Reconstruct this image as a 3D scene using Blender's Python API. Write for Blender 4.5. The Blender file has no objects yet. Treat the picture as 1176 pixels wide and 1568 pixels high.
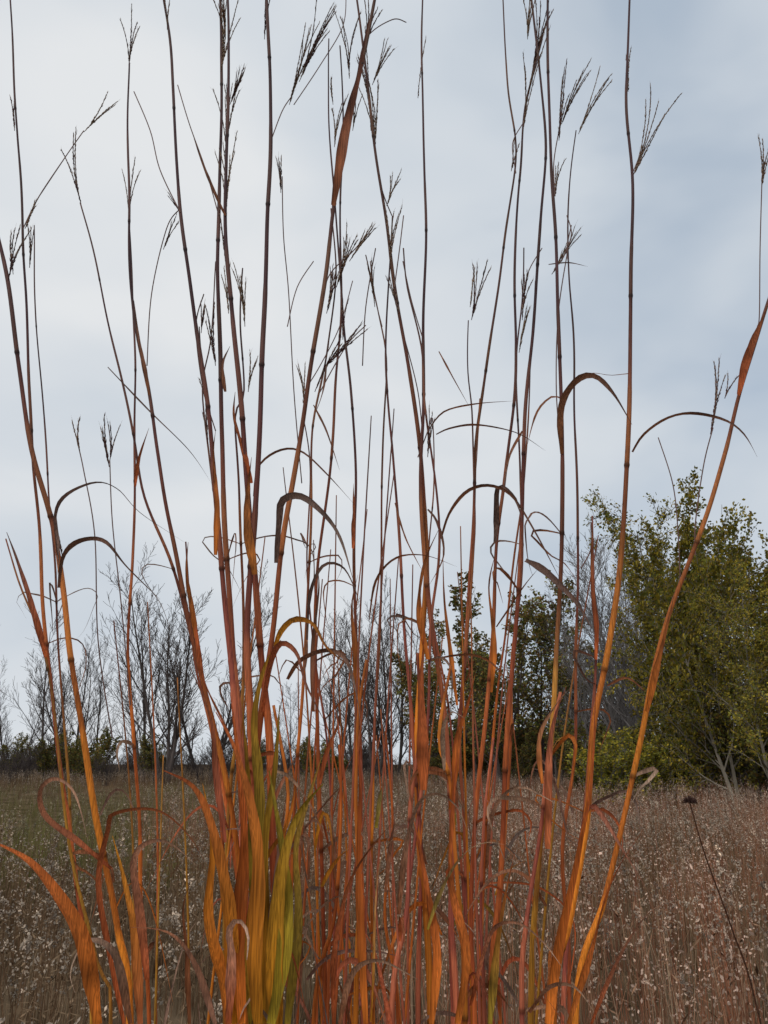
import bpy, math, random
from mathutils import Vector, Matrix, Quaternion, noise
random.seed(11)
R=random.random
def U(a,b): return a+(b-a)*random.random()
def G(s): return random.gauss(0,s)
scene=bpy.context.scene
# ---------------------------------------------------------------- camera
EYE=Vector((0,0,1.15)); PITCH=math.radians(17.4); FPX=1231.0
cam_d=bpy.data.cameras.new("camera"); cam=bpy.data.objects.new("camera",cam_d)
scene.collection.objects.link(cam); scene.camera=cam
cam.location=EYE; cam.rotation_euler=(math.pi/2+PITCH,0,0)
cam_d.sensor_fit='VERTICAL'; cam_d.sensor_height=36; cam_d.lens=18/math.tan(math.radians(32.5))
cam_d.clip_start=0.05; cam_d.clip_end=3000
cp,sp=math.cos(PITCH),math.sin(PITCH)
def W(u,v,d):
    """survey measurement -> world point standing at ground distance d"""
    dx=(u-588)/FPX; dy=(784-v)/FPX
    y=cp-dy*sp; z=sp+dy*cp
    return EYE+Vector((dx/y*d,d,z/y*d))
# ---------------------------------------------------------------- mesh builder
class MB:
    def __init__(s): s.v=[];s.f=[];s.c=[]
    def tube(s,pts,rad,cols,sides=5,cap=True):
        n=len(pts); base=len(s.v); ref=None
        for i in range(n):
            t=(pts[min(i+1,n-1)]-pts[max(i-1,0)])
            if t.length<1e-9: t=Vector((0,0,1))
            t.normalize()
            if ref is None:
                ref=t.orthogonal().normalized()
            ref=(ref-t*ref.dot(t)); 
            if ref.length<1e-6: ref=t.orthogonal()
            ref.normalize(); b=t.cross(ref)
            for k in range(sides):
                a=2*math.pi*k/sides
                s.v.append(pts[i]+(ref*math.cos(a)+b*math.sin(a))*rad[i]); s.c.append(cols[i])
        for i in range(n-1):
            for k in range(sides):
                a=base+i*sides+k; b2=base+i*sides+(k+1)%sides
                s.f.append((a,b2,b2+sides,a+sides))
        if cap: s.f.append(tuple(base+(n-1)*sides+k for k in range(sides)))
    def ribbon(s,pts,wid,sd,nr,cols,fold=0.25):
        base=len(s.v); n=len(pts)
        for i in range(n):
            w=wid[i]*0.5
            s.v.append(pts[i]-sd[i]*w+nr[i]*w*fold); s.v.append(pts[i]); s.v.append(pts[i]+sd[i]*w+nr[i]*w*fold)
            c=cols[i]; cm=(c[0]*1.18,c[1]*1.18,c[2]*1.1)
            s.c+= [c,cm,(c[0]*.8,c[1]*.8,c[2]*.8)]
        for i in range(n-1):
            a=base+i*3
            s.f.append((a,a+1,a+4,a+3)); s.f.append((a+1,a+2,a+5,a+4))
    def leaf(s,p,x,y,c):   # diamond leaf
        b=len(s.v); s.v+= [p-y,p+x,p+y,p-x]; s.c+=[c]*4; s.f.append((b,b+1,b+2,b+3))
    def mesh(s,name,mat,smooth=True):
        me=bpy.data.meshes.new(name); me.from_pydata([tuple(p) for p in s.v],[],s.f)
        at=me.color_attributes.new("Col",'FLOAT_COLOR','POINT')
        fl=[]
        for c in s.c: fl+= [max(0,c[0]),max(0,c[1]),max(0,c[2]),1.0]
        at.data.foreach_set("color",fl)
        me.materials.append(mat)
        if smooth: me.polygons.foreach_set("use_smooth",[True]*len(me.polygons))
        me.update(); return me
    def obj(s,name,mat,parent=None,smooth=True):
        o=bpy.data.objects.new(name,s.mesh(name,mat,smooth)); scene.collection.objects.link(o)
        if parent: o.parent=parent
        return o
def inst(name,me,loc,rz=0,sc=1,parent=None,sz=None):
    o=bpy.data.objects.new(name,me); scene.collection.objects.link(o)
    o.location=loc; o.rotation_euler=(0,0,rz); o.scale=(sc,sc,sz or sc)
    if parent: o.parent=parent
    return o
def empty(name,loc=(0,0,0)):
    o=bpy.data.objects.new(name,None); scene.collection.objects.link(o); o.location=loc; o.empty_display_size=0.2; return o
def rot(v,ax,a): return Quaternion(ax,a)@v
def rndv():
    while True:
        v=Vector((U(-1,1),U(-1,1),U(-1,1)))
        if 0.05<v.length<1: return v.normalized()
def mixc(a,b,t): return tuple(a[i]+(b[i]-a[i])*t for i in range(3))
def mul(c,k): return (c[0]*k,c[1]*k,c[2]*k)
# ---------------------------------------------------------------- materials
def vmat(name,rough=0.6,trans=0.0,nscale=(60,60,12),namt=0.35,spec=0.3):
    m=bpy.data.materials.new(name); m.use_nodes=True; nt=m.node_tree; N=nt.nodes; L=nt.links; N.clear()
    out=N.new('ShaderNodeOutputMaterial'); p=N.new('ShaderNodeBsdfPrincipled') if spec>0 else N.new('ShaderNodeBsdfDiffuse')
    at=N.new('ShaderNodeAttribute'); at.attribute_name='Col'
    tc=N.new('ShaderNodeTexCoord'); mp=N.new('ShaderNodeMapping'); mp.inputs['Scale'].default_value=nscale
    no=N.new('ShaderNodeTexNoise'); no.inputs['Scale'].default_value=1.0; no.inputs['Detail'].default_value=2
    mr=N.new('ShaderNodeMapRange'); mr.inputs['From Min'].default_value=0.3; mr.inputs['From Max'].default_value=0.7
    mr.inputs['To Min'].default_value=1-namt; mr.inputs['To Max'].default_value=1+namt
    vm=N.new('ShaderNodeVectorMath'); vm.operation='SCALE'
    L.new(tc.outputs['Object'],mp.inputs['Vector']); L.new(mp.outputs[0],no.inputs['Vector']); L.new(no.outputs['Fac'],mr.inputs['Value'])
    L.new(at.outputs['Color'],vm.inputs[0]); L.new(mr.outputs[0],vm.inputs['Scale'])
    L.new(vm.outputs[0],p.inputs[0]); p.inputs['Roughness'].default_value=rough
    if spec>0: p.inputs['Specular IOR Level'].default_value=spec
    if trans>0:
        tr=N.new('ShaderNodeBsdfTranslucent'); mx=N.new('ShaderNodeMixShader'); mx.inputs[0].default_value=trans
        L.new(vm.outputs[0],tr.inputs['Color']); L.new(p.outputs[0],mx.inputs[1]); L.new(tr.outputs[0],mx.inputs[2]); L.new(mx.outputs[0],out.inputs['Surface'])
    else: L.new(p.outputs[0],out.inputs['Surface'])
    return m
m_stem=vmat("dry_grass_stem",0.62,0.0,(900,900,14),0.42,0.2)
m_leaf=vmat("dry_grass_blade",0.65,0.3,(700,700,12),0.45,0.18)
m_head=vmat("seed_head",0.8,0.25,(300,300,300),0.4,0)
m_field=vmat("prairie_plants",0.85,0.0,(3,3,3),0.25,0)
m_bark=vmat("tree_bark",0.9,0,(3,3,1),0.3,0)
m_fol=vmat("tree_foliage",0.7,0.3,(0.7,0.7,0.7),0.35,0)
# ---------------------------------------------------------------- BIG BLUESTEM CLUMP
def catmull(P,sub=8):
    out=[]; n=len(P)
    for i in range(n-1):
        p0=P[max(i-1,0)];p1=P[i];p2=P[i+1];p3=P[min(i+2,n-1)]
        for k in range(sub):
            t=k/sub
            out.append(0.5*((2*p1)+(p2-p0)*t+(2*p0-5*p1+4*p2-p3)*t*t+(3*p1-p0-3*p2+p3)*t**3))
    out.append(P[-1].copy()); return out
def arclen(P):
    s=[0]
    for i in range(1,len(P)): s.append(s[-1]+(P[i]-P[i-1]).length)
    return s
def at_len(P,S,x):
    if x<=0: return P[0].copy()
    lo,hi=0,len(S)-1
    if x>=S[-1]: return P[-1].copy()
    while hi-lo>1:
        m=(lo+hi)//2
        if S[m]<=x: lo=m
        else: hi=m
    return P[lo].lerp(P[hi],(x-S[lo])/max(1e-9,S[hi]-S[lo]))
LOWS=[(0.54,0.14,0.024),(0.48,0.12,0.032),(0.46,0.13,0.065),(0.60,0.19,0.02),(0.42,0.12,0.065),(0.40,0.19,0.025)]
MIDS=[(0.25,0.080,0.033),(0.21,0.068,0.038),(0.30,0.10,0.032)]
HIGH=[(0.085,0.042,0.037),(0.097,0.046,0.038),(0.125,0.058,0.034)]
def sm(a,b,x):
    t=max(0,min(1,(x-a)/(b-a))); return t*t*(3-2*t)
def stemcol(z,tone):
    lo,mi,hi,off=tone
    c=mixc(lo,mi,sm(1.08+off,1.54+off,z)); return mixc(c,hi,sm(1.42+off,1.9+off,z))
def mktone(): return (random.choice(LOWS),random.choice(MIDS),random.choice(HIGH),U(-0.12,0.12))
stems=MB(); blades=MB(); heads=MB()
stem_bot=[]; culm_pts=[]
def stem(px,d0=1.2,d1=1.25,rt=1.3,rb=4.5,root=True,tone=None):
    """px listed from the top down; d0 distance at top, d1 at bottom"""
    px=px[::-1]; n=len(px); P=[]
    v0,v1=px[0][1],px[-1][1]
    for (u,v) in px:
        t=(v0-v)/max(1,(v0-v1)); P.append(W(u,v,d1+(d0-d1)*t))
    tone=tone or mktone()
    rb*=1e-3; rt*=1e-3
    if root:
        b=P[0]; stem_bot.append((b.copy(),tone)); cx=0.02+0.55*(b.x)
        P=[Vector((cx,d1+G(0.03),0.0)), Vector((b.x*0.85+cx*0.15,b.y,b.z*0.5))]+P
    C=catmull(P,10); S=arclen(C); T=S[-1]
    nodes=[]; x=U(0.1,0.3)
    while x<T-0.12: nodes.append(x); x+=U(0.2,0.36)
    for k in nodes: culm_pts.append((at_len(C,S,k),tone))
    xs=[i*0.018 for i in range(int(T/0.018)+1)]+[T]
    xs=[q for q in xs if all(abs(q-k)>0.007 for k in nodes)]
    for k in nodes: xs+=[k-0.005,k-0.0018,k,k+0.0018,k+0.005]
    xs.sort()
    pts=[];rad=[];cols=[]
    ph=R()*100; shl=[U(0.07,0.2) for _ in nodes]; shb=[U(0.85,1.4) for _ in nodes]
    for x in xs:
        p=at_len(C,S,x); t=x/T
        p+=Vector((noise.noise((x*6,ph,0)),noise.noise((x*6,ph,9)),0))*0.0028
        below=[i for i,k in enumerate(nodes) if k<=x]; r=rb+(rt-rb)*(t**0.8); c=stemcol(p.z,tone); c=mul(c,0.95+0.5*noise.noise((x*5,ph,3)))
        if below:
            i=below[-1]; dx=x-nodes[i]
            if dx<shl[i]: r*=1.12; c=mul(c,shb[i])
            else: c=mixc(c,(c[0]*0.72,c[1]*0.62,c[2]*0.85),0.8)
        dn=min([abs(x-k) for k in nodes] or [1])
        if dn<0.0022: r*=1.14; c=mul(c,0.34)
        elif dn<0.006: c=mul(c,0.75)
        pts.append(p);rad.append(r);cols.append(c)
    stems.tube(pts,rad,cols,7)
def blade(px,d0,d1,w,cA,cB,a0=0.0,a1=0.0,base=0.5,mid=0.25):
    """px listed from the base of the blade to its tip, w in mm"""
    n=len(px); P=[W(u,v,d0+(d1-d0)*i/(n-1)) for i,(u,v) in enumerate(px)]
    blade3(P,w,cA,cB,a0,a1,base,mid)
def blade3(P,w,cA,cB,a0=0.0,a1=0.0,base=0.5,mid=0.25):
    C=catmull(P,7); S=arclen(C); T=S[-1]; m=max(10,int(T/0.010)); pts=[];wd=[];sd=[];nr=[];cols=[]
    ph=R()*50
    for i in range(m+1):
        t=i/m; pts.append(at_len(C,S,T*t))
    for i in range(m+1):
        t=i/m
        tg=(pts[min(i+1,m)]-pts[max(i-1,0)]).normalized()
        n1=tg.cross(Vector((0,1,0)))
        if n1.length<1e-3: n1=Vector((1,0,0))
        n1.normalize(); n2=tg.cross(n1)
        a=a0+(a1-a0)*t+0.8*noise.noise((t*3,ph,0))
        s_=n1*math.cos(a)+n2*math.sin(a); sd.append(s_); nr.append(tg.cross(s_))
        f=base+(1-base)*min(1,t/mid) if t<mid else max(0.03,(1-(t-mid)/(1-mid)))**0.75
        wd.append(w*1e-3*f*(1+0.25*noise.noise((t*9,ph,4))))
        c=mixc(cA,cB,t); cols.append(mul(c,0.95+0.7*noise.noise((t*7,ph,7))))
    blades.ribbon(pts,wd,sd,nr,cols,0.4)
def raceme(p,dr,L,c,k=1.0):
    n=max(8,int(L/0.0034)); d=dr.normalized(); bend=rndv()*0.10; q=p.copy(); pts=[p.copy()]
    for i in range(n):
        t=i/n; d=(d+bend/n*3).normalized(); q=q+d*(L/n); pts.append(q.copy())
        ax=d.orthogonal().normalized(); ax=rot(ax,d,i*2.4+U(-.8,.8))
        sl=U(0.007,0.0115)*k*(1-0.25*t); sr=U(0.0006,0.00115)*k*(1.1-0.35*t)
        e=(d+ax*U(0.04,0.22)).normalized(); cc=mul(c,U(0.55,1.9))
        if R()<0.25+0.4*t: cc=mixc(cc,(0.42,0.31,0.22),0.65)
        b=len(heads.v); x=e.orthogonal().normalized()*sr; y=e.cross(x)
        m_=q+e*sl*0.4
        heads.v+= [q,m_+x,m_+y,m_-x,m_-y,q+e*sl]; heads.c+=[cc]*6
        for j in range(4):
            heads.f.append((b,b+1+j,b+1+(j+1)%4)); heads.f.append((b+5,b+1+(j+1)%4,b+1+j))
        if i%3==0:
            aw=(e+rndv()*0.22).normalized(); t0=q+e*sl*0.9; heads.tube([t0,t0+aw*U(0.004,0.009)],[0.00018,0.00008],[mul(cc,1.5)]*2,3,False)
    heads.tube(pts,[0.0007]*len(pts),[c]*len(pts),3,False)
def head(b,t,d=1.2,n=4,sp=0.16,c=None,k=1.0,ped=None):
    c=c or random.choice([(0.11,0.058,0.055),(0.15,0.09,0.062),(0.23,0.16,0.11),(0.10,0.062,0.062),(0.20,0.13,0.095)])
    B=W(b[0],b[1],d); T=W(t[0],t[1],d+U(-0.03,0.03)); D=T-B; L=D.length
    for i in range(n):
        s=U(0,0.35) if i else 0; dr=D.normalized()+rndv()*sp*(U(.5,1) if i else 0.2)
        raceme(B+D*s*0.6,dr,L*(1-s*0.6)*U(0.7,1.0) if i else L,c,k)

S=[ # px, d_top, d_bot, r_top, r_bot
([(-6,350),(12,440),(30,570),(48,690),(78,800),(96,900),(108,1000),(128,1120),(150,1270),(180,1420),(200,1568)],1.15,1.2,3.0,6.0),
([(15,-10),(20,90),(28,230),(36,360),(42,520),(48,680),(60,800),(66,930),(82,1080),(100,1230),(130,1440),(150,1568)],1.2,1.3,1.5,4.5),
([(52,345),(55,500),(66,620),(75,760),(84,860),(90,1000),(104,1180),(112,1300),(140,1568)],1.3,1.35,1.0,3.5),
([(122,310),(150,420),(178,550),(205,670),(222,760),(262,860),(290,960),(318,1080),(350,1250),(385,1568)],1.2,1.25,1.1,5.5),
([(197,95),(195,210),(198,370),(206,490),(226,590),(240,690),(252,770),(272,860),(300,1000),(345,1190),(372,1400),(380,1568)],1.1,1.15,1.4,6.0),
([(197,335),(203,450),(207,560),(206,700),(203,850),(196,1000),(205,1120),(212,1260),(216,1400),(228,1568)],1.25,1.3,1.3,4.6),
([(250,-10),(262,80),(268,200),(276,320),(290,430),(303,520),(318,620),(327,720),(336,830),(350,980),(362,1100),(378,1250),(395,1420),(402,1568)],1.15,1.15,2.0,6.5),
([(337,-10),(339,120),(337,300),(333,420),(337,560),(342,720),(348,860),(358,1000),(370,1130),(372,1300),(380,1568)],1.2,1.2,2.2,7.0),
([(348,-10),(350,150),(344,320),(355,470),(368,600),(378,720),(386,850),(400,1000),(412,1120),(418,1300),(425,1568)],1.1,1.12,2.0,8.0),
([(407,-10),(414,130),(414,240),(410,350),(405,480),(400,600),(392,750),(385,860),(378,1000),(384,1130),(395,1300),(402,1568)],1.08,1.1,2.5,7.0),
([(372,410),(368,500),(374,600),(360,640),(366,760),(370,900),(372,1060),(352,1200),(345,1400),(345,1568)],1.25,1.22,1.2,5.0),
([(575,-10),(552,110),(528,220),(512,315),(498,420),(480,540),(465,640),(450,730),(430,850),(416,980),(400,1100),(382,1240),(372,1400),(360,1568)],1.1,1.12,2.6,5.5),
([(545,-10),(560,100),(573,220),(590,330),(603,430),(625,560),(640,660),(650,770),(652,880),(645,1000),(638,1130),(640,1280),(655,1420),(660,1568)],1.2,1.2,2.0,6.0),
([(647,-10),(646,90),(649,200),(652,330),(648,480),(648,620),(642,740),(650,860),(662,970),(680,1080),(690,1240),(692,1400),(700,1568)],1.18,1.2,1.5,5.5),
([(520,70),(527,200),(520,330),(524,470),(514,590),(507,710),(487,860),(482,1000),(487,1130),(492,1300),(500,1568)],1.2,1.25,1.3,4.2),
([(504,60),(503,170),(515,330),(528,500),(538,600),(544,720),(541,850),(544,980),(552,1150),(553,1320),(562,1568)],1.25,1.3,1.2,4.5),
([(560,390),(580,480),(592,560),(586,690),(584,830),(580,1000),(572,1150),(568,1300),(572,1568)],1.3,1.35,1.1,4.0),
([(600,330),(596,440),(590,560),(602,700),(612,830),(620,980),(632,1130),(645,1300),(640,1568)],1.2,1.2,1.2,5.0),
([(617,380),(622,440),(645,530),(650,620),(668,740),(672,850),(660,960),(655,1100),(640,1250),(620,1400),(600,1568)],1.15,1.18,1.2,4.0),
([(770,-10),(778,130),(790,240),(772,370),(757,480),(740,590),(728,690),(724,820),(716,960),(704,1090),(694,1250),(690,1400),(695,1568)],1.25,1.28,1.3,5.0),
([(718,490),(716,570),(722,640),(728,780),(724,860),(712,1010),(705,1150),(712,1300),(715,1568)],1.25,1.28,1.0,4.5),
([(830,60),(805,160),(797,260),(788,380),(790,520),(786,620),(772,740),(762,820),(756,950),(745,1090),(728,1240),(722,1400),(728,1568)],1.2,1.22,1.6,4.5),
([(812,-10),(826,100),(836,220),(828,340),(818,480),(806,620),(800,780),(792,920),(780,1070),(772,1200),(766,1350),(752,1568)],1.15,1.2,1.7,5.5),
([(838,-10),(840,130),(845,260),(852,400),(857,540),(860,690),(858,860),(850,1040),(838,1180),(825,1330),(812,1568)],1.1,1.15,2.1,4.8),
([(802,380),(800,460),(790,560),(796,700),(800,850),(785,1000),(782,1130),(772,1280),(760,1420),(765,1568)],1.28,1.3,1.2,4.4),
([(965,-10),(960,150),(968,270),(967,420),(965,560),(961,700),(950,850),(930,1000),(908,1120),(898,1260),(872,1410),(848,1568)],1.1,1.12,1.8,7.0),
([(882,200),(872,300),(870,400),(878,520),(882,700),(885,860),(882,1000),(880,1150),(862,1300),(870,1450),(872,1568)],1.25,1.28,1.1,4.2),
([(1182,450),(1155,530),(1130,605),(1112,690),(1090,770),(1055,860),(1025,940),(1000,1030),(982,1130),(955,1250),(925,1380),(880,1568)],1.1,1.12,2.6,5.0),
([(906,790),(910,900),(912,1000),(905,1110),(898,1230),(880,1350),(862,1568)],1.18,1.18,1.2,6.5),
([(285,830),(292,940),(300,1020),(325,1130),(340,1280),(355,1568)],1.2,1.2,1.2,5.5),
([(8,825),(30,890),(62,970),(78,1060),(92,1180),(112,1320),(150,1480),(170,1568)],1.1,1.1,1.0,4.5),
([(420,1080),(440,1210),(430,1320),(420,1568)],1.1,1.1,2,5),
([(560,1010),(548,1100),(545,1230),(550,1370),(545,1568)],1.15,1.15,2,6.0),
([(690,1020),(672,1130),(690,1200),(700,1350),(712,1568)],1.12,1.12,2,6.5),
([(640,1000),(643,1120),(628,1240),(622,1400),(600,1568)],1.12,1.12,2,6.0),
([(860,1060),(842,1150),(828,1270),(806,1420),(800,1568)],1.12,1.12,2,6.5),
([(520,1140),(522,1260),(512,1400),(480,1568)],1.2,1.2,2,5),
([(590,1120),(600,1260),(590,1400),(610,1568)],1.25,1.25,1.5,4.5),
([(480,1190),(505,1300),(520,1420),(530,1568)],1.25,1.25,1.5,4.5),
([(755,1130),(740,1260),(735,1400),(742,1568)],1.2,1.2,1.5,5),
([(330,400),(322,520),(310,600),(325,740),(340,880),(352,1020),(385,1200),(392,1568)],1.25,1.25,1.0,4.0),
([(465,640),(475,720),(470,860),(480,990),(500,1130),(510,1300),(512,1568)],1.3,1.3,1.0,3.6),
([(820,430),(812,560),(806,690),(790,830),(775,960),(758,1100),(745,1260),(735,1568)],1.3,1.32,1.0,3.8),
([(662,640),(664,740),(656,850),(664,960),(690,1100),(705,1300),(720,1568)],1.3,1.3,1.0,3.6),
([(508,320),(515,420),(500,540),(478,660),(476,800),(470,920),(462,1060),(450,1250),(440,1568)],1.22,1.22,1.2,4.0),
]
for s in S: stem(*s)
T2=[[(60,300),(100,240),(128,200)],[(276,325),(245,260),(230,200),(205,140)],[(275,320),(255,350),(232,450),(225,560)],
[(335,330),(315,260),(290,190),(272,130)],[(432,270),(434,360),(442,450),(450,600),(462,740)],
[(415,215),(432,170),(446,148)],[(545,130),(560,60),(600,30),(622,34)],[(575,230),(585,290),(600,330)],
[(604,440),(612,380),(618,330)],[(648,520),(630,460),(617,400)],[(790,265),(785,220),(800,190)],
[(850,300),(848,250),(856,200)],[(970,262),(985,225)],[(1160,500),(1163,480),(1164,380),(1167,270)],[(1065,850),(1065,800),(1078,710),(1092,655)],
[(870,400),(868,380),(875,345)],[(860,690),(852,600),(855,480),(870,380)],[(172,1130),(150,980),(145,820),(128,720),(118,675)],
[(200,1080),(185,920),(172,800),(168,705)],[(305,500),(308,540),(318,600)],[(312,450),(300,500),(310,590),(330,660)],
[(640,700),(655,660),(660,640)],[(490,600),(530,530),(560,498)],[(465,600),(490,560),(520,500),(540,430)],
[(585,500),(573,450),(567,400)],[(575,380),(560,470),(555,560)],[(490,470),(505,420),(540,385),(570,350)],
[(1042,900),(1038,810),(1030,740),(1008,670)],[(890,870),(905,840),(905,800)],
[(440,500),(455,440),(480,400)],[(35,350),(60,300),(100,240)],[(450,160),(490,100),(525,40),(530,-10)],[(860,400),(875,360),(868,330)],
[(800,480),(808,420),(830,380)],[(620,520),(640,600),(648,680)]]
for p in T2:
    d=U(1.12,1.3); P=catmull([W(u,v,d+0.02*i) for i,(u,v) in enumerate(p)],8); m=len(P)
    stems.tube(P,[0.0010]*m,[mul((0.13,0.066,0.052),U(.85,1.1)) for _ in P],5)
H=[((197,105),(203,12),4),((256,45),(254,-20),3),((128,202),(178,148),3),((124,312),(92,204),3),((197,338),(198,250),3),
((12,430),(30,350),3),((38,350),(58,305),3),((20,420),(10,350),2),((45,410),(50,345),3),((250,382),(268,330),3),((275,325),(262,300),2),
((345,330),(352,215),6),((345,240),(350,120),7),((352,160),(374,100),6),((338,110),(352,10),6),((345,60),(340,-20),6),
((443,160),(478,30),7),((458,125),(512,0),7),((430,295),(430,238),3),((512,225),(520,148),5),((510,160),(505,120),2),((560,70),(575,-10),6),
((570,130),(600,60),5),((575,230),(572,110),6),((592,315),(608,268),4),((598,405),(600,320),5),((515,440),(545,350),6),((535,400),(570,345),5),
((500,480),(520,410),5),((482,600),(512,520),6),((465,625),(466,560),3),((500,560),(558,500),3),((308,510),(312,465),4),((316,620),(306,570),4),
((375,500),(370,410),5),((380,600),(386,540),4),((318,680),(315,620),3),((574,470),(566,398),4),((722,490),(742,405),4),((720,470),(726,420),2),
((800,205),(822,60),6),((815,110),(838,0),7),((808,60),(812,-20),5),((856,215),(863,110),5),((860,190),(890,98),5),((886,205),(930,98),5),
((970,268),(1027,130),5),((856,405),(884,350),4),((800,490),(803,420),5),((795,540),(806,470),4),((783,262),(790,215),2),((1167,285),(1171,210),4),
((1088,665),(1114,550),4),((1110,610),(1128,565),2),((122,690),(112,640),3),((167,715),(152,640),3),((168,705),(177,650),3),((655,700),(662,625),4),
((95,850),(88,822),2),((962,140),(958,80),2),((22,200),(20,145),2),((640,150),(648,60),1),((405,60),(407,-10),2),((850,300),(855,240),3),((350,480),(345,410),3),((540,200),(548,150),3),((845,420),(870,380),3),
((535,120),(530,10),5),((330,560),(318,470),4),((568,200),(560,60),5),((525,520),(530,440),3),((345,400),(338,330),4),((610,480),(600,420),3)]
for b,t,n in H: head(b,t,U(1.1,1.28),n,sp=0.085 if t[1]>180 else 0.115,k=U(1.0,1.3))

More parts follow.
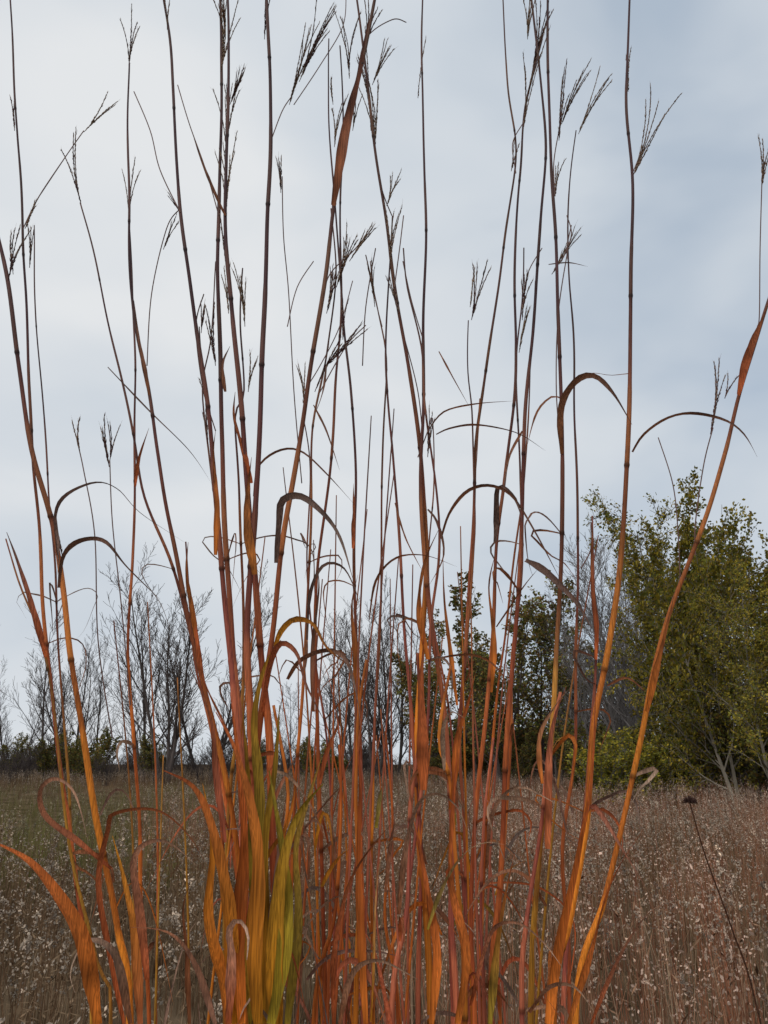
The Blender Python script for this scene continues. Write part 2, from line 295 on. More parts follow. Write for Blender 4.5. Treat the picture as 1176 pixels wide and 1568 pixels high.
BR=(0.23,0.085,0.038); DK=(0.135,0.078,0.062); GY=(0.21,0.155,0.135); TAN=(0.38,0.25,0.175); OL=(0.27,0.19,0.022); RD=(0.44,0.10,0.032); YO=(0.60,0.24,0.018); OR=(0.54,0.15,0.022)
B=[
([(510,315),(520,250),(535,170),(550,110),(566,20)],1.09,1.1,17,(0.26,0.085,0.035),(0.12,0.05,0.04),0.2,0.9),
([(1130,605),(1140,560),(1158,510),(1182,450)],1.09,1.09,13,RD,BR,0.1,0.9),
([(345,330),(330,300),(310,250),(290,190)],1.1,1.08,7,BR,DK,0.1,0.8),
([(228,605),(222,570),(212,520),(205,460)],1.1,1.1,7,BR,DK,0.3,1.0),
([(860,695),(856,650),(862,610),(885,580),(912,576),(940,602),(968,650)],1.12,1.05,13,(0.22,0.08,0.03),DK,0.3,1.3),
([(862,612),(845,608),(822,632),(808,680)],1.12,1.15,5,BR,BR,0.3,0.6),
([(968,692),(985,665),(1020,640),(1060,632),(1110,643),(1140,665),(1160,700)],1.1,1.03,6,BR,DK,0.6,1.2),
([(965,572),(935,575),(905,572),(880,590)],1.12,1.1,4,BR,BR,0.6,0.9),
([(675,825),(688,785),(715,752),(750,743),(785,760),(820,815),(862,895)],1.2,1.1,6,BR,DK,0.5,1.2),
([(758,830),(760,790),(760,755),(768,745),(790,765),(800,800)],1.18,1.12,10,DK,DK,0.0,0.6),
([(668,665),(690,655),(730,650),(790,662),(835,690)],1.2,1.1,4,BR,DK,0.7,1.2),
([(655,660),(680,630),(730,618),(785,614)],1.2,1.14,3.5,BR,BR,0.7,1.2),
([(672,538),(695,580),(720,625)],1.2,1.2,3,BR,BR,0.3,1.0),
([(805,858),(825,868),(850,888),(885,925),(905,960)],1.15,1.05,11,DK,DK,0.2,0.6),
([(88,850),(84,790),(100,758),(145,738),(180,748),(215,785),(285,832)],1.15,1.05,5,DK,DK,0.6,1.0),
([(90,900),(96,852),(120,828),(160,828),(195,868),(245,918)],1.15,1.05,8,(0.15,0.07,0.045),DK,0.5,1.1),
([(388,760),(395,715),(425,690),(460,690),(500,725),(545,775)],1.15,1.08,4.5,BR,DK,0.5,1.0),
([(423,862),(426,800),(432,766),(462,760),(498,788),(522,825),(540,885)],1.1,1.02,12,DK,(0.20,0.14,0.12),0.1,0.9),
([(470,980),(474,910),(495,866),(525,868),(545,905),(550,930)],1.15,1.08,6,DK,DK,0.4,0.9),
([(420,1000),(428,970),(450,948),(480,955),(500,990),(535,1020)],1.1,1.05,9,YO,BR,0.4,1.0),
([(402,1090),(412,1020),(430,985),(455,1000),(470,1050),(500,1110)],1.1,1.0,9,RD,DK,0.3,1.0),
([(440,1040),(460,1010),(500,995),(530,1010),(546,1060),(552,1110)],1.12,1.02,8,BR,GY,0.4,1.0),
([(165,562),(230,630),(290,690),(325,742)],1.2,1.15,3,DK,DK,0.4,1.0),
([(300,960),(310,1030),(330,1080),(360,1140)],1.1,1.12,8,RD,BR,0.3,0.8),
([(72,1010),(58,960),(30,870),(10,815)],1.1,1.06,9,RD,DK,0.2,0.5),
([(85,790),(90,840),(88,880)],1.15,1.1,6,DK,DK,0.2,0.5),
([(540,840),(541,800),(541,740)],1.22,1.24,8,RD,BR,0.2,0.9),
([(565,950),(575,890),(605,855),(650,850),(700,868)],1.2,1.1,4,BR,BR,0.5,1.0),
([(760,960),(800,900),(825,870)],1.2,1.1,4,BR,BR,0.5,1.0),
([(912,1010),(912,960),(905,880),(908,800)],1.16,1.16,10,RD,BR,0.2,0.9),
([(605,770),(622,825),(650,880)],1.2,1.1,4,BR,BR,0.5,1.0),
([(735,610),(732,680),(728,740)],1.2,1.2,4,BR,BR,0.5,1.0),
([(655,780),(670,800),(680,850),(655,900)],1.2,1.15,5,DK,BR,0.2,1.0),
([(500,560),(495,600),(480,640)],1.1,1.1,5,DK,BR,0.2,1.0),
([(840,405),(870,402),(900,408)],1.15,1.12,2.5,DK,DK,0.2,1.0),
([(800,660),(780,700),(770,760)],1.15,1.12,5,BR,DK,0.2,1.0),
([(207,745),(213,700),(228,655)],1.15,1.12,6,RD,BR,0.2,1.0),
([(385,740),(372,690),(358,640),(360,600)],1.1,1.12,9,RD,BR,0.2,0.9),
([(390,880),(378,800),(380,740),(385,700)],1.08,1.1,14,(0.4,0.13,0.02),BR,0.2,0.9),
([(345,600),(340,560),(352,530)],1.1,1.1,7,BR,DK,0.2,0.9),
([(330,850),(332,770),(326,700),(330,660)],1.1,1.1,9,OR,BR,0.2,0.9),
([(655,1010),(640,930),(650,860),(672,810)],1.12,1.12,11,OR,BR,0.2,0.9),
([(545,1100),(545,1010),(538,930),(548,880)],1.18,1.18,10,OR,BR,0.2,0.9),
([(752,1060),(756,980),(748,900),(758,850)],1.18,1.18,9,OR,BR,0.2,0.9),
([(480,620),(500,660),(520,720)],1.14,1.1,3.5,BR,DK,0.2,0.9),
([(300,1010),(295,940),(285,880),(288,830)],1.15,1.15,9,OR,BR,0.2,0.9),
([(700,1080),(690,1000),(680,920),(678,840)],1.2,1.2,7,OR,BR,0.2,0.9),
([(480,1090),(478,1000),(488,900),(484,860)],1.2,1.2,7,BR,DK,0.2,0.9),
([(470,980),(465,1030),(440,1010),(425,1040)],1.14,1.1,6,BR,DK,0.2,0.9),
([(400,1300),(395,1200),(388,1100),(405,1020),(430,980)],1.07,1.08,15,OL,(0.35,0.17,0.02),0.1,0.9),
([(360,1568),(352,1480),(350,1400),(330,1290),(300,1210),(250,1180)],1.05,1.0,21,YO,RD,0.2,0.8),
([(395,1568),(390,1450),(395,1330),(385,1240),(360,1150),(330,1090)],1.03,1.03,20,YO,RD,0.2,0.7),
([(425,1568),(420,1450),(430,1340),(455,1250),(495,1200)],1.02,1.0,22,YO,OL,0.1,0.6),
([(405,1568),(402,1420),(405,1280),(420,1180),(428,1080)],1.04,1.04,17,(0.42,0.21,0.02),(0.28,0.17,0.02),0.2,0.7),
([(370,1568),(365,1440),(372,1300),(368,1200),(352,1060)],1.04,1.05,17,OR,RD,0.1,0.9),
([(440,1568),(455,1420),(452,1300),(470,1230),(492,1160)],1.05,1.1,14,OL,(0.3,0.16,0.03),0.2,0.7),
([(385,1568),(380,1440),(398,1330),(440,1260),(455,1180)],1.06,1.1,14,OL,OR,0.2,0.7),
([(388,1400),(385,1280),(378,1180),(372,1090)],1.06,1.08,13,(0.22,0.17,0.02),(0.3,0.15,0.02),0.1,0.6),
([(415,1568),(435,1450),(440,1370),(425,1260),(412,1180)],1.01,1.03,18,(0.34,0.24,0.02),OL,0.1,0.6),
([(350,1568),(340,1500),(318,1400),(325,1290),(310,1200)],1.03,1.05,15,OR,(0.5,0.2,0.02),0.1,0.6),
([(150,1568),(130,1450),(95,1380),(45,1320),(-20,1285)],1.0,0.95,19,OR,(0.45,0.11,0.03),0.1,0.8),
([(215,1568),(205,1430),(190,1350),(172,1280)],1.05,1.05,12,(0.5,0.14,0.05),YO,0.1,0.8),
([(190,1568),(165,1450),(150,1350),(165,1270),(175,1245),(240,1240),(290,1280),(330,1350)],1.1,1.0,8,RD,BR,0.3,1.0),
([(170,1330),(120,1290),(70,1250),(62,1210),(85,1192),(115,1215),(135,1290)],1.1,0.98,8,RD,TAN,0.5,0.6),
([(225,1500),(215,1400),(205,1320),(225,1290),(260,1290),(300,1325)],1.05,0.98,11,RD,TAN,0.2,0.6),
([(200,1568),(180,1470),(150,1440),(125,1450),(108,1490),(115,1520)],1.05,0.98,10,BR,(0.5,0.36,0.27),0.2,0.4),
([(350,1568),(355,1470),(350,1425),(365,1408),(380,1430),(378,1470)],1.0,0.96,11,RD,(0.5,0.36,0.27),0.1,0.4),
([(610,1400),(620,1300),(640,1230),(670,1215),(700,1235),(715,1270)],1.1,1.03,9,BR,TAN,0.3,0.6),
([(745,1330),(750,1260),(768,1220),(800,1205),(850,1230)],1.15,1.05,7,BR,TAN,0.3,0.6),
([(750,1568),(760,1450),(775,1360),(790,1300)],1.08,1.1,11,OL,RD,0.2,0.8),
([(700,1568),(712,1460),(690,1360),(690,1270),(700,1150)],1.06,1.1,14,OR,RD,0.2,0.8),
([(660,1568),(668,1460),(650,1340),(630,1240)],1.08,1.1,12,OR,RD,0.2,0.8),
([(648,1210),(645,1120),(643,1050),(650,960)],1.1,1.12,18,(0.50,0.12,0.03),(0.35,0.1,0.04),0.2,1.0),
([(690,1240),(700,1130),(715,1080),(728,1030)],1.1,1.12,13,OR,RD,0.2,1.0),
([(560,1568),(552,1440),(548,1330),(550,1200),(545,1120)],1.12,1.12,12,OR,RD,0.2,1.0),
([(510,1568),(512,1450),(540,1340),(600,1260)],1.1,1.05,8,RD,BR,0.4,1.0),
([(840,1568),(855,1440),(880,1320),(905,1180),(912,1040)],1.08,1.1,17,OR,RD,0.1,0.9),
([(838,1300),(838,1200),(845,1110),(868,1050)],1.1,1.12,14,(0.5,0.14,0.05),(0.4,0.14,0.09),0.2,0.9),
([(870,1568),(905,1450),(935,1350),(985,1270)],1.08,1.05,11,(0.5,0.15,0.03),RD,0.2,0.9),
([(990,1090),(1005,1020),(1020,960),(1035,900)],1.09,1.1,11,OR,BR,0.1,0.9),
([(905,1568),(940,1480),(990,1400),(1050,1370)],1.1,1.0,7,RD,TAN,0.4,0.9),
([(720,1540),(750,1430),(790,1412),(830,1440),(860,1480)],1.1,1.0,7,RD,TAN,0.4,0.9),
([(810,1550),(840,1510),(880,1510),(910,1550)],1.05,1.0,8,BR,TAN,0.3,0.8),
([(520,1568),(540,1490),(580,1470),(640,1500)],1.05,1.0,8,BR,TAN,0.3,0.8),
([(290,1568),(285,1460),(280,1390),(292,1350)],1.1,1.1,7,BR,BR,0.3,0.7),
([(330,1568),(300,1480),(260,1430),(200,1420)],1.02,1.0,8,(0.3,0.15,0.1),BR,0.3,0.8),
([(345,1290),(330,1180),(322,1100),(290,1020)],1.1,1.1,9,(0.35,0.09,0.05),BR,0.1,0.9),
([(420,1180),(445,1190),(475,1230),(500,1290)],1.08,1.0,6,TAN,BR,0.3,0.8),
([(680,1180),(678,1120),(690,1090),(712,1100)],1.1,1.05,7,TAN,TAN,0.3,0.8),
([(930,1050),(960,1038),(990,1060)],1.1,1.05,4,BR,BR,0.3,0.7),
([(830,1200),(825,1130),(850,1080),(872,1055)],1.1,1.1,8,OR,TAN,0.3,0.8),
([(490,1200),(500,1150),(520,1100),(512,1060)],1.15,1.15,7,RD,BR,0.3,0.8),
]
for b in B: blade(*b)
pal=[RD,BR,YO,OR,(0.45,0.1,0.04),TAN,(0.22,0.12,0.09),(0.36,0.1,0.06),OL,GY]
for i in range(220):
    b,tn=random.choice(stem_bot)
    z0=U(0.3,1.08); p=Vector((b.x*(0.6+0.4*min(1,z0/0.87))+G(0.015),b.y+G(0.06),z0))
    az=U(0,2*math.pi); out=Vector((math.cos(az),math.sin(az)*0.6,0)); L=U(0.10,0.32); v=Vector((0,0,1))*U(0.6,1.1)+out*U(0.08,0.42)
    drop=U(0.2,2.0); P=[]; curl=rndv()*U(0,0.15)
    for k in range(6):
        t=k/5; P.append(p+v*L*t-Vector((0,0,1))*drop*L*t*t*0.7+out*0.10*L*t*t+curl*L*math.sin(t*3)*t)
    P=[q if q.y>1.05 else Vector((q.x,1.05+0.15*(q.y-1.05),q.z)) for q in P]
    c=random.choice(pal); blade3(P,U(2.8,8),c,mixc(c,random.choice([BR,TAN,GY]),U(.4,1)),U(-.6,.9),U(0,2.2))
lown=[q for q in culm_pts if 0.75<q[0].z<1.5]
for i in range(75):
    p,tn=random.choice(lown); az=U(0,6.28); out=Vector((math.cos(az),math.sin(az)*0.5-0.1,0)); L=U(0.06,0.17); P=[]; up=U(0.3,1.1); tw=U(2,4.5)
    for k in range(8):
        t=k/7; P.append(p+out*L*(0.8*math.sin(t*tw)/tw*2+0.15*t)+Vector((0,0,1))*L*(up*t-1.25*t*t*U(.9,1.1)))
    P=[q if q.y>0.98 else Vector((q.x,0.98,q.z)) for q in P]
    c=random.choice([BR,TAN,GY,RD,OR,(0.45,0.32,0.24)]) if p.z<1.25 else random.choice([BR,DK,GY]); blade3(P,U(2.5,7)*(1 if p.z<1.25 else .7),mixc(c,BR,.5),c,U(-.4,.4),U(-.8,1.6))
for i in range(34):
    b,tn=random.choice(stem_bot); x=b.x*0.75+G(0.03); y=U(1.15,1.5); h=U(1.15,1.7); ln=G(0.07)
    P=catmull([Vector((x*0.7,y,0)),Vector((x,y,0.6)),Vector((x+ln*0.5,y,h*0.75)),Vector((x+ln*1.1,y+G(.03),h))],10); m=len(P)
    stems.tube(P,[0.0030-0.0022*k/m for k in range(m)],[stemcol(q.z+0.1,tn) for q in P],5)
clump=empty("big_bluestem_grass",(0,1.2,0))
for mb,nm,mt in ((stems,"culms",m_stem),(blades,"blades",m_leaf),(heads,"seed_heads",m_head)):
    o=mb.obj(nm,mt,None); o.parent=clump; o.location=(0,-1.2,0)
# ---------------------------------------------------------------- GROUND
def gh(x,y): return 0.25*noise.noise((x*0.03,y*0.03,2))*min(1,max(0,(y-5)/20)) 
me=bpy.data.meshes.new("ground"); vs=[];fs=[]
gx=[-1500,-700,-300,-150]+[i*6 for i in range(-15,16)]+[150,300,700,1500]
gy=[-300,-100,-30]+[i*4 for i in range(0,30)]+[150,250,500,1000,2000]
for y in gy:
    for x in gx: vs.append((x,y,gh(x,y)))
nx=len(gx)
for j in range(len(gy)-1):
    for i in range(nx-1): a=j*nx+i; fs.append((a,a+1,a+1+nx,a+nx))
me.from_pydata(vs,[],fs)
gm=bpy.data.materials.new("prairie_soil"); gm.use_nodes=True; nt=gm.node_tree; N=nt.nodes; L=nt.links; p=N['Principled BSDF']
tc=N.new('ShaderNodeTexCoord'); n1=N.new('ShaderNodeTexNoise'); n1.inputs['Scale'].default_value=1.3; n1.inputs['Detail'].default_value=8
cr=N.new('ShaderNodeValToRGB'); cr.color_ramp.elements[0].color=(0.055,0.038,0.023,1); cr.color_ramp.elements[1].color=(0.17,0.12,0.075,1)
cr.color_ramp.elements[0].position=0.35; cr.color_ramp.elements[1].position=0.68
L.new(tc.outputs['Object'],n1.inputs['Vector']); L.new(n1.outputs['Fac'],cr.inputs[0]); L.new(cr.outputs[0],p.inputs['Base Color']); p.inputs['Roughness'].default_value=1; p.inputs['Specular IOR Level'].default_value=0
me.materials.append(gm); o=bpy.data.objects.new("ground",me); scene.collection.objects.link(o)
# ---------------------------------------------------------------- FIELD PLANTS
def forb(mb,x,y,h,stemc,fluff,leafc,fs=1.0,fine=True):
    lean=Vector((G(0.12),G(0.12),1)).normalized(); b=Vector((x,y,0)); P=[b+lean*h*t+Vector((G(.008),G(.008),0)) for t in (0,.35,.7,1)]
    mb.tube(P,[0.0024,0.0022,0.0016,0.0009],[stemc]*4,3,False)
    for i in range(random.randint(10,16) if fine else 7):
        t=U(0.25,0.85); p=b+lean*h*t; az=U(0,6.28); o=Vector((math.cos(az),math.sin(az),U(-1.2,0.6))).normalized(); l=U(0.012,0.032)
        mb.leaf(p+o*l,o.cross(Vector((0,0,1))).normalized()*U(.003,.006),o*l,mul(leafc,U(.5,1.5)))
    nb=random.randint(4,8); dens=U(0.2,1.3); fc=mul(fluff,U(0.6,1.2))
    for i in range(nb):
        t=U(0.62,0.98); p=b+lean*h*t; az=U(0,6.28); o=Vector((math.cos(az),math.sin(az),U(0.6,2.2))).normalized(); l=U(0.05,0.13)*(1.3-t)
        if fine: mb.tube([p,p+o*l],[0.001,0.0007],[stemc]*2,3,False)
        for k in range(int(random.randint(3,9)*dens)+1):
            q=p+o*l*U(0.2,1.1)+rndv()*0.007; s=U(0.003,0.0076)*fs; a=rndv(); bb=a.orthogonal().normalized(); c=mul(fc,U(.5,1.25))
            mb.leaf(q,bb*s*0.65,a*s*1.3,c)
            if fine: mb.leaf(q,a.cross(bb)*s*0.65,a*s*1.3,c)
def tuft(mb,x,y,h,n,cs,fz=None):
    for i in range(n):
        az=U(0,6.28); o=Vector((math.cos(az),math.sin(az),0)); hh=h*U(0.5,1.05); sp=U(0.02,0.28)*hh; b=Vector((x+G(.02),y+G(.02),0)); c=mul(random.choice(cs),U(.6,1.3))
        s_=o.cross(Vector((0,0,1)))*U(0.0009,0.0026); k=len(mb.v)
        for t in (0,.4,.75,1):
            p=b+Vector((0,0,hh*(t-0.12*t*t*sp/hh*6)))+o*sp*t*t; w=(1-t*0.85)
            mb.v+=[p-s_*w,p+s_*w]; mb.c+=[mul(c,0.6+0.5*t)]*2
        for j in range(3): mb.f.append((k+2*j,k+2*j+1,k+2*j+3,k+2*j+2))
        if fz and R()<0.6:
            for j in range(4):
                t=U(0.6,1); q=b+Vector((0,0,hh*t))+o*sp*t*t+rndv()*0.004; a=rndv(); s=U(.0025,.0052); mb.leaf(q,a.orthogonal().normalized()*s,a*s*1.6,mul(fz,U(.6,1.3)))
PW=1.25
def patch(kind,size,nf,ntf,k=16,fine=True):
    mb=MB()
    for i in range(nf):
        x,y=U(-size/2,size/2)*1.05,U(-size/2,size/2)*1.05
        if kind=='grey': forb(mb,x,y,U(.45,.88),(0.14,0.085,0.05),(0.58,0.48,0.38),(0.17,0.115,0.07),1,fine)
        elif kind=='red':
            if R()<0.65: forb(mb,x,y,U(.5,.88),(0.20,0.09,0.055),(0.58,0.45,0.35),(0.20,0.115,0.07),1,fine)
        else:
            if R()<0.35: forb(mb,x,y,U(.35,.65),(0.09,0.07,0.03),(0.42,0.37,0.24),(0.12,0.12,0.04),1,fine)
    for i in range(ntf):
        x,y=U(-size/2,size/2)*1.05,U(-size/2,size/2)*1.05
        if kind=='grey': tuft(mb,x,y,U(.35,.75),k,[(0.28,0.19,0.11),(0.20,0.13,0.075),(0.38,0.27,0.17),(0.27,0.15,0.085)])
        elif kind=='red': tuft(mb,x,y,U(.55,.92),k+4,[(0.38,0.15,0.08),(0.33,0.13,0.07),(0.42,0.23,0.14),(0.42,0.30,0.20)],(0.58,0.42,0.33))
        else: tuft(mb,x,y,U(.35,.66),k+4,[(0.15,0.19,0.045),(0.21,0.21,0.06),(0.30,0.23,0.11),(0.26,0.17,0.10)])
    return mb.mesh("patch_"+kind,m_field,False)
near={k:[patch(k,PW,62,40) for _ in range(3)] for k in ('grey','red','green')}
FW=2.8
far={k:[patch(k,FW,110,62,8,False) for _ in range(2)] for k in ('grey','red','green')}
field=empty("prairie_field_grass")
def kindat(x,y):
    a=x/y+0.12*noise.noise((x*0.25,y*0.25,5)); 
    if a>0.18: return 'red' if R()<0.7 else 'grey'
    if a>0.0: return 'red' if R()<0.25 else 'grey'
    if a<-0.2 and 7<y<34: return 'green' if R()<0.85 else 'grey'
    if a<-0.1 and 10<y<30: return 'green' if R()<0.3 else 'grey'
    return 'grey' if R()<0.93 else 'red'
y=1.95
while y<12:
    w=y*0.56+1.4; x=-w
    while x<w:
        X,Y=x+G(.08),y+G(.08)
        if Y>1.9: inst("grass_patch",random.choice(near[kindat(X,Y)]),(X,Y,gh(X,Y)),random.choice([0,1,2,3])*math.pi/2+G(.06),U(.97,1.03),field,U(0.85,1.08))
        x+=PW
    y+=PW
while y<56:
    w=y*0.56+3; x=-w
    while x<w:
        X,Y=x+G(.15),y+G(.15)
        inst("grass_patch",random.choice(far[kindat(X,Y)]),(X,Y,gh(X,Y)),random.choice([0,1,2,3])*math.pi/2+G(.06),U(.97,1.03),field,U(0.85,1.12))
        x+=FW*1.02
    y+=FW*(1.02 if y<24 else 1.7)
df=MB(); d=1.9
P=catmull([Vector((W(1165,1568,d).x+0.06,d,0)),W(1165,1568,d),W(1120,1420,d),W(1080,1310,d),W(1056,1228,d)],8); m=len(P)
df.tube(P,[0.0022-0.0008*i/m for i in range(m)],[(0.09,0.045,0.03)]*m,5)
c0=P[-1]
for i in range(160):
    a=rndv(); a.z=abs(a.z)*0.9-0.15; df.tube([c0,c0+a*U(.010,.019)],[0.0017,0.0009],[mul((0.07,0.04,0.033),U(.6,1.5))]*2,3,True)
for i in range(10):
    a=rndv(); a.z=-abs(a.z)*0.3; df.tube([c0,c0+a*0.026],[0.0007,0.0002],[(0.1,0.06,0.04)]*2,3,True)
df.obj("dried_wildflower",m_head)
# ---------------------------------------------------------------- TREES
def grow(mb,fol,p,d,L,r,lv,mx,prm,bc):
    n=5 if lv<2 else 4 if lv<mx else 2; pts=[p.copy()];rad=[r];D=d.normalized(); q=p.copy(); dirs=[D.copy()]
    for i in range(n):
        D=(D+rndv()*prm['wob']*(0.5 if lv==0 else 1)+Vector((0,0,prm['up']))*(1 if lv else 0.3)).normalized()
        q=q+D*(L/n); pts.append(q.copy()); rad.append(max(prm['rmin'],r*(1-0.82*(i+1)/n))); dirs.append(D.copy())
    cc=mul(bc,U(.7,1.35)); mb.tube(pts,rad,[cc]*(n+1),5 if lv==0 else 3,False)
    if fol is not None and lv>=prm['leaflv']:
        br=U(0.5,1.4); gp=prm['gap'] if R()<0.75 else 0.85
        for k in range(prm['nleaf']):
            t=R()*n; i=min(n-1,int(t)); b=pts[i].lerp(pts[i+1],t-i)+rndv()*U(0,prm['lspread'])
            if R()<gp: continue
            a=rndv(); s=prm['ls']*U(.6,1.3); c=mul(random.choice(prm['lc']),br*U(.7,1.3))
            fol.leaf(b,a.orthogonal().normalized()*s*0.6,a*s*0.8,c)
    if lv<mx:
        k=prm['kids'][lv]
        for j in range(k):
            t=prm['t0'][lv]+(1-prm['t0'][lv])*(j+R())/k; x=t*n; i=min(n-1,int(x)); b=pts[i].lerp(pts[i+1],x-i)
            ax=rot(dirs[i].orthogonal().normalized(),dirs[i],j*2.4+U(-.6,.6)); an=prm['ang'][lv]*U(.7,1.3)
            nd=rot(dirs[i],ax,an)
            grow(mb,fol,b,nd,L*prm['len'][lv]*U(.6,1.2)*(1.15-0.6*t if lv==0 else 1.1-0.4*t),max(prm['rmin'],rad[i]*0.5),lv+1,mx,prm,bc)
def tree(prm,H,stemsn,bc,r0):
    mb=MB(); fol=MB() if prm['nleaf'] else None
    for s in range(stemsn):
        az=U(0,6.28); ln=0 if stemsn==1 else U(.1,.4); o=Vector((math.cos(az),math.sin(az),0))
        grow(mb,fol,o*(0.25 if stemsn>1 else 0),Vector((o.x*ln,o.y*ln,1)),H*(1 if s==0 else U(.6,.95)),r0,0,3,prm,bc)
    top=max(q.z for q in mb.v)
    w=mb.mesh("wood",m_bark); f=fol.mesh("leaves",m_fol,False) if fol else None
    return w,f,top
bare=dict(wob=.15,up=.11,rmin=.0085,nleaf=0,leaflv=9,lspread=0,gap=0,ls=0,lc=[],kids=(14,7,6),t0=(.12,.12,.12),ang=(.52,.5,.5),len=(.38,.45,.5))
pop=dict(bare,nleaf=6,leaflv=2,lspread=.25,gap=.42,ls=.12,lc=[(0.20,0.18,0.05),(0.22,0.15,0.045),(0.27,0.23,0.06),(0.14,0.17,0.05),(0.28,0.16,0.06)],kids=(13,6,5),ang=(.42,.5,.6),len=(.32,.45,.5))
yel=dict(bare,wob=.17,up=.06,nleaf=15,leaflv=2,lspread=.32,gap=.2,ls=.088,lc=[(0.29,0.24,0.04),(0.21,0.20,0.04),(0.37,0.28,0.035),(0.15,0.16,0.04),(0.28,0.20,0.045)],kids=(15,7,5),t0=(.06,.12,.1),ang=(.85,.6,.6),len=(.44,.46,.5))
shr=dict(bare,kids=(9,5,4),t0=(.1,.1,.1),ang=(.5,.5,.5),len=(.5,.5,.5),rmin=.007)
shl=dict(shr,nleaf=8,leaflv=2,lspread=.15,gap=.4,ls=.07,lc=[(0.16,0.17,0.045),(0.20,0.17,0.05),(0.24,0.15,0.045),(0.13,0.13,0.045)])
shy=dict(shl,lc=[(0.32,0.28,0.04),(0.25,0.24,0.04),(0.40,0.30,0.04),(0.18,0.18,0.04)])
DB=(0.095,0.078,0.072); GB=(0.19,0.175,0.17)
Vb=[tree(bare,10,k,DB,.10) for k in (1,2,3,4)]
Vg=[tree(bare,10,3,GB,.09) for _ in range(2)]
Vp=[tree(pop,10,k,DB,.10) for k in (1,2,2)]
Vy=[tree(yel,10,2,(0.20,0.175,0.14),.10) for _ in range(2)]
Vs=[tree(shr,3.0,6,DB,.03) for _ in range(3)]
Vl=[tree(shl,3.0,5,DB,.03) for _ in range(3)]
Vyl=[tree(shy,3.0,5,GB,.03) for _ in range(2)]
def leaves(f,e):
    c=bpy.data.objects.new("foliage",f); scene.collection.objects.link(c); c.parent=e
def put(name,var,u,top,d,wsc=1.0):
    x=W(u,1168,d).x; w,f,h0=var; z=gh(x,d); s=(W(u,top,d).z-z)/h0
    e=inst(name,w,(x,d,z-0.05),U(0,6.28),s*wsc,None,s)
    if f: leaves(f,e)
for u,t,d,k in [(258,828,44,3),(315,855,47,2),(228,900,50,1),(110,935,56,3),(75,920,58,1),(20,1000,60,2),(150,970,60,0),(-70,930,60,2),(-150,900,60,3),
              (505,915,54,1),(545,890,50,2),(602,866,50,3),(575,900,46,1),(635,920,52,0),(440,1040,60,1),(375,1030,62,0)]:
    put("bare_tree",Vb[k],u,t,d,1.05)
for u,t,d in [(928,810,36),(965,780,34),(1003,785,36),(1045,810,33),(890,880,40),(945,865,38),(985,860,38),(1018,830,34)]:
    put("grey_bare_tree",random.choice(Vg),u,t,d)
for u,t,d in [(672,915,48),(706,895,46),(752,930,44),(798,885,44),(838,890,46),(872,880,42),(908,905,42),(655,990,44),(770,960,40),(940,980,40),(730,1000,42),(850,980,40)]:
    put("poplar_tree",random.choice(Vp),u,t,d,1.15)
for u,t,d,ws in [(1095,742,27,.85),(1165,705,25,.95),(1250,640,26,1),(1130,785,24,.85),(1052,830,30,.62),(1320,690,27,1),(1078,900,26,.85),(1185,860,22,.9)]:
    put("yellowing_tree",random.choice(Vy),u,t,d,ws)
th=empty("shrub_thicket")
x=-40
while x<50:
    for k in range(2):
        d=U(40,58); lf=R()<(0.2 if x<2 else 0.7); X=x+G(.8)
        w,f,h0=random.choice(Vl if lf else Vs); s=U(.4,.95)*(1.25 if x>3 else 0.9)
        e=inst("shrub",w,(X,d,gh(X,d)-.05),U(0,6.28),s*1.3,th,s)
        if f: leaves(f,e)
    x+=0.9
for i in range(26):
    X=U(6.5,16); d=U(23,32)
    w,f,h0=random.choice(Vyl+Vyl+Vl); s=U(.45,.85); e=inst("shrub",w,(X*d/27,d,gh(X,d)-.05),U(0,6.28),s*1.3,th,s); leaves(f,e)
dt=empty("distant_treeline")
for i in range(120):
    X=U(-75,85); d=U(75,115); v=random.choice((Vb+Vs*3) if X<3 else (Vb+Vp*2+Vl)); H=U(2.2,4.2) if X<3 else U(4,8)
    s=H/v[2]; e=inst("tree",v[0],(X,d,gh(X,d)),U(0,6.28),s*(1.8 if H<4.3 else 1.2),dt,s)
    if v[1]: leaves(v[1],e)
# ---------------------------------------------------------------- LIGHT & SKY
sun=bpy.data.lights.new("sun",'SUN'); sun.energy=1.35; sun.angle=math.radians(25); sun.color=(1,0.95,0.88)
so=bpy.data.objects.new("sun",sun); scene.collection.objects.link(so); so.rotation_euler=(math.radians(48),0,math.radians(-30))
w=bpy.data.worlds.new("World"); scene.world=w; w.use_nodes=True; nt=w.node_tree; N=nt.nodes; L=nt.links; N.clear()
out=N.new('ShaderNodeOutputWorld'); sky=N.new('ShaderNodeTexSky'); sky.sky_type='NISHITA'; sky.sun_disc=False
sky.sun_elevation=math.radians(42); sky.sun_rotation=math.radians(210)
b1=N.new('ShaderNodeBackground'); b1.inputs[1].default_value=0.12; L.new(sky.outputs[0],b1.inputs[0])
b2=N.new('ShaderNodeBackground'); b2.inputs[1].default_value=1.0
tc=N.new('ShaderNodeTexCoord'); mp=N.new('ShaderNodeMapping'); mp.inputs['Scale'].default_value=(1.6,1.0,3.2); mp.inputs['Location'].default_value=(0.35,0.2,0.6); mp.inputs['Rotation'].default_value=(0,0.35,0)
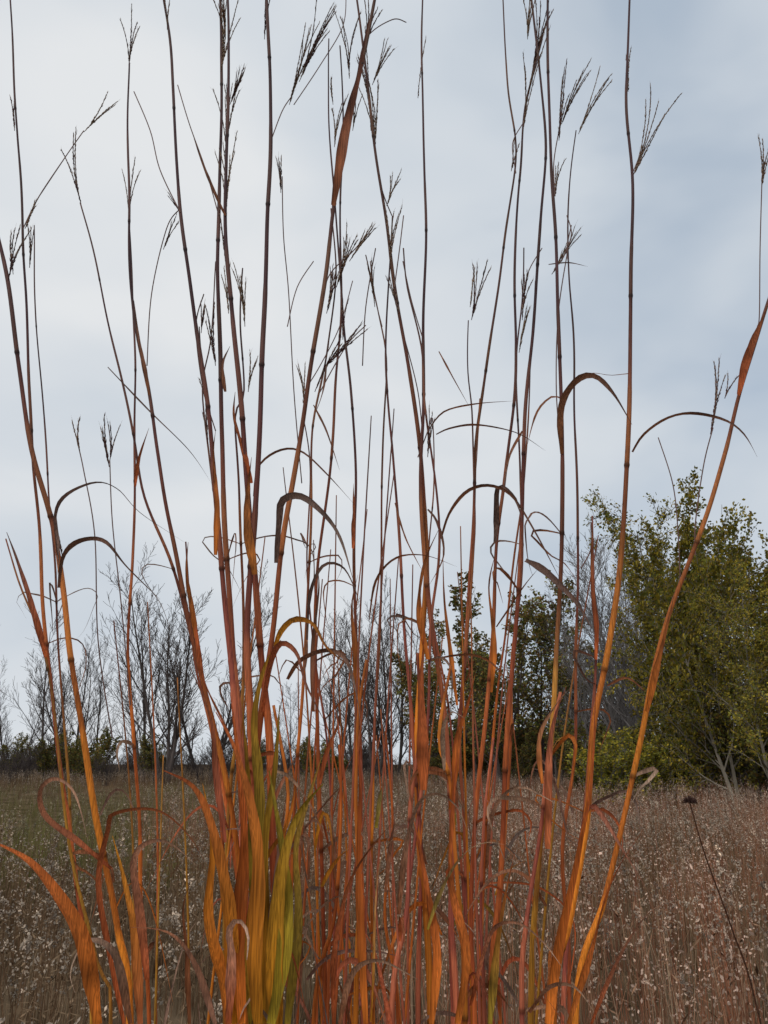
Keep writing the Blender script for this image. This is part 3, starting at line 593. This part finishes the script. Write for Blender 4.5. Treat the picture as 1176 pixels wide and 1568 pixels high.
no=N.new('ShaderNodeTexNoise'); no.inputs['Scale'].default_value=1.7; no.inputs['Detail'].default_value=4; no.inputs['Roughness'].default_value=0.42; no.inputs['Distortion'].default_value=0.3
L.new(tc.outputs['Generated'],mp.inputs[0]); L.new(mp.outputs[0],no.inputs['Vector'])
def blob(u,v,lo,hi):
    dr=(W(u,v,1)-EYE).normalized(); nm=N.new('ShaderNodeVectorMath'); nm.operation='DOT_PRODUCT'; nm.inputs[1].default_value=dr
    L.new(tc.outputs['Generated'],nm.inputs[0]); r=N.new('ShaderNodeMapRange'); r.interpolation_type='SMOOTHSTEP'
    r.inputs['From Min'].default_value=math.cos(math.radians(hi)); r.inputs['From Max'].default_value=math.cos(math.radians(lo)); L.new(nm.outputs['Value'],r.inputs['Value']); return r.outputs[0]
def math_(op,a,b):
    n=N.new('ShaderNodeMath'); n.operation=op
    for i,x in enumerate((a,b)):
        if isinstance(x,(int,float)): n.inputs[i].default_value=x
        else: L.new(x,n.inputs[i])
    return n.outputs[0]
br=math_('MULTIPLY',blob(420,380,0,28),0.16); bl=math_('MULTIPLY',blob(1130,360,0,20),-0.12); b3=math_('MULTIPLY',blob(60,600,0,14),-0.06)
f=math_('ADD',math_('ADD',no.outputs['Fac'],br),math_('ADD',bl,b3))
cr=N.new('ShaderNodeValToRGB'); e=cr.color_ramp.elements
e[0].position=0.22; e[0].color=(0.46,0.54,0.635,1); e[1].position=0.75; e[1].color=(0.77,0.79,0.81,1)
m_=e.new(0.48); m_.color=(0.63,0.68,0.735,1)
L.new(f,cr.inputs[0]); L.new(cr.outputs[0],b2.inputs[0])
cov=N.new('ShaderNodeMapRange'); cov.inputs['From Min'].default_value=0.25; cov.inputs['From Max'].default_value=0.45; cov.inputs['To Min'].default_value=0.88; cov.inputs['To Max'].default_value=1.0
L.new(f,cov.inputs['Value']); mx=N.new('ShaderNodeMixShader'); L.new(cov.outputs[0],mx.inputs[0]); L.new(b1.outputs[0],mx.inputs[1]); L.new(b2.outputs[0],mx.inputs[2]); L.new(mx.outputs[0],out.inputs['Surface'])
scene.view_settings.view_transform='Standard'; scene.view_settings.look='None'; scene.view_settings.exposure=0
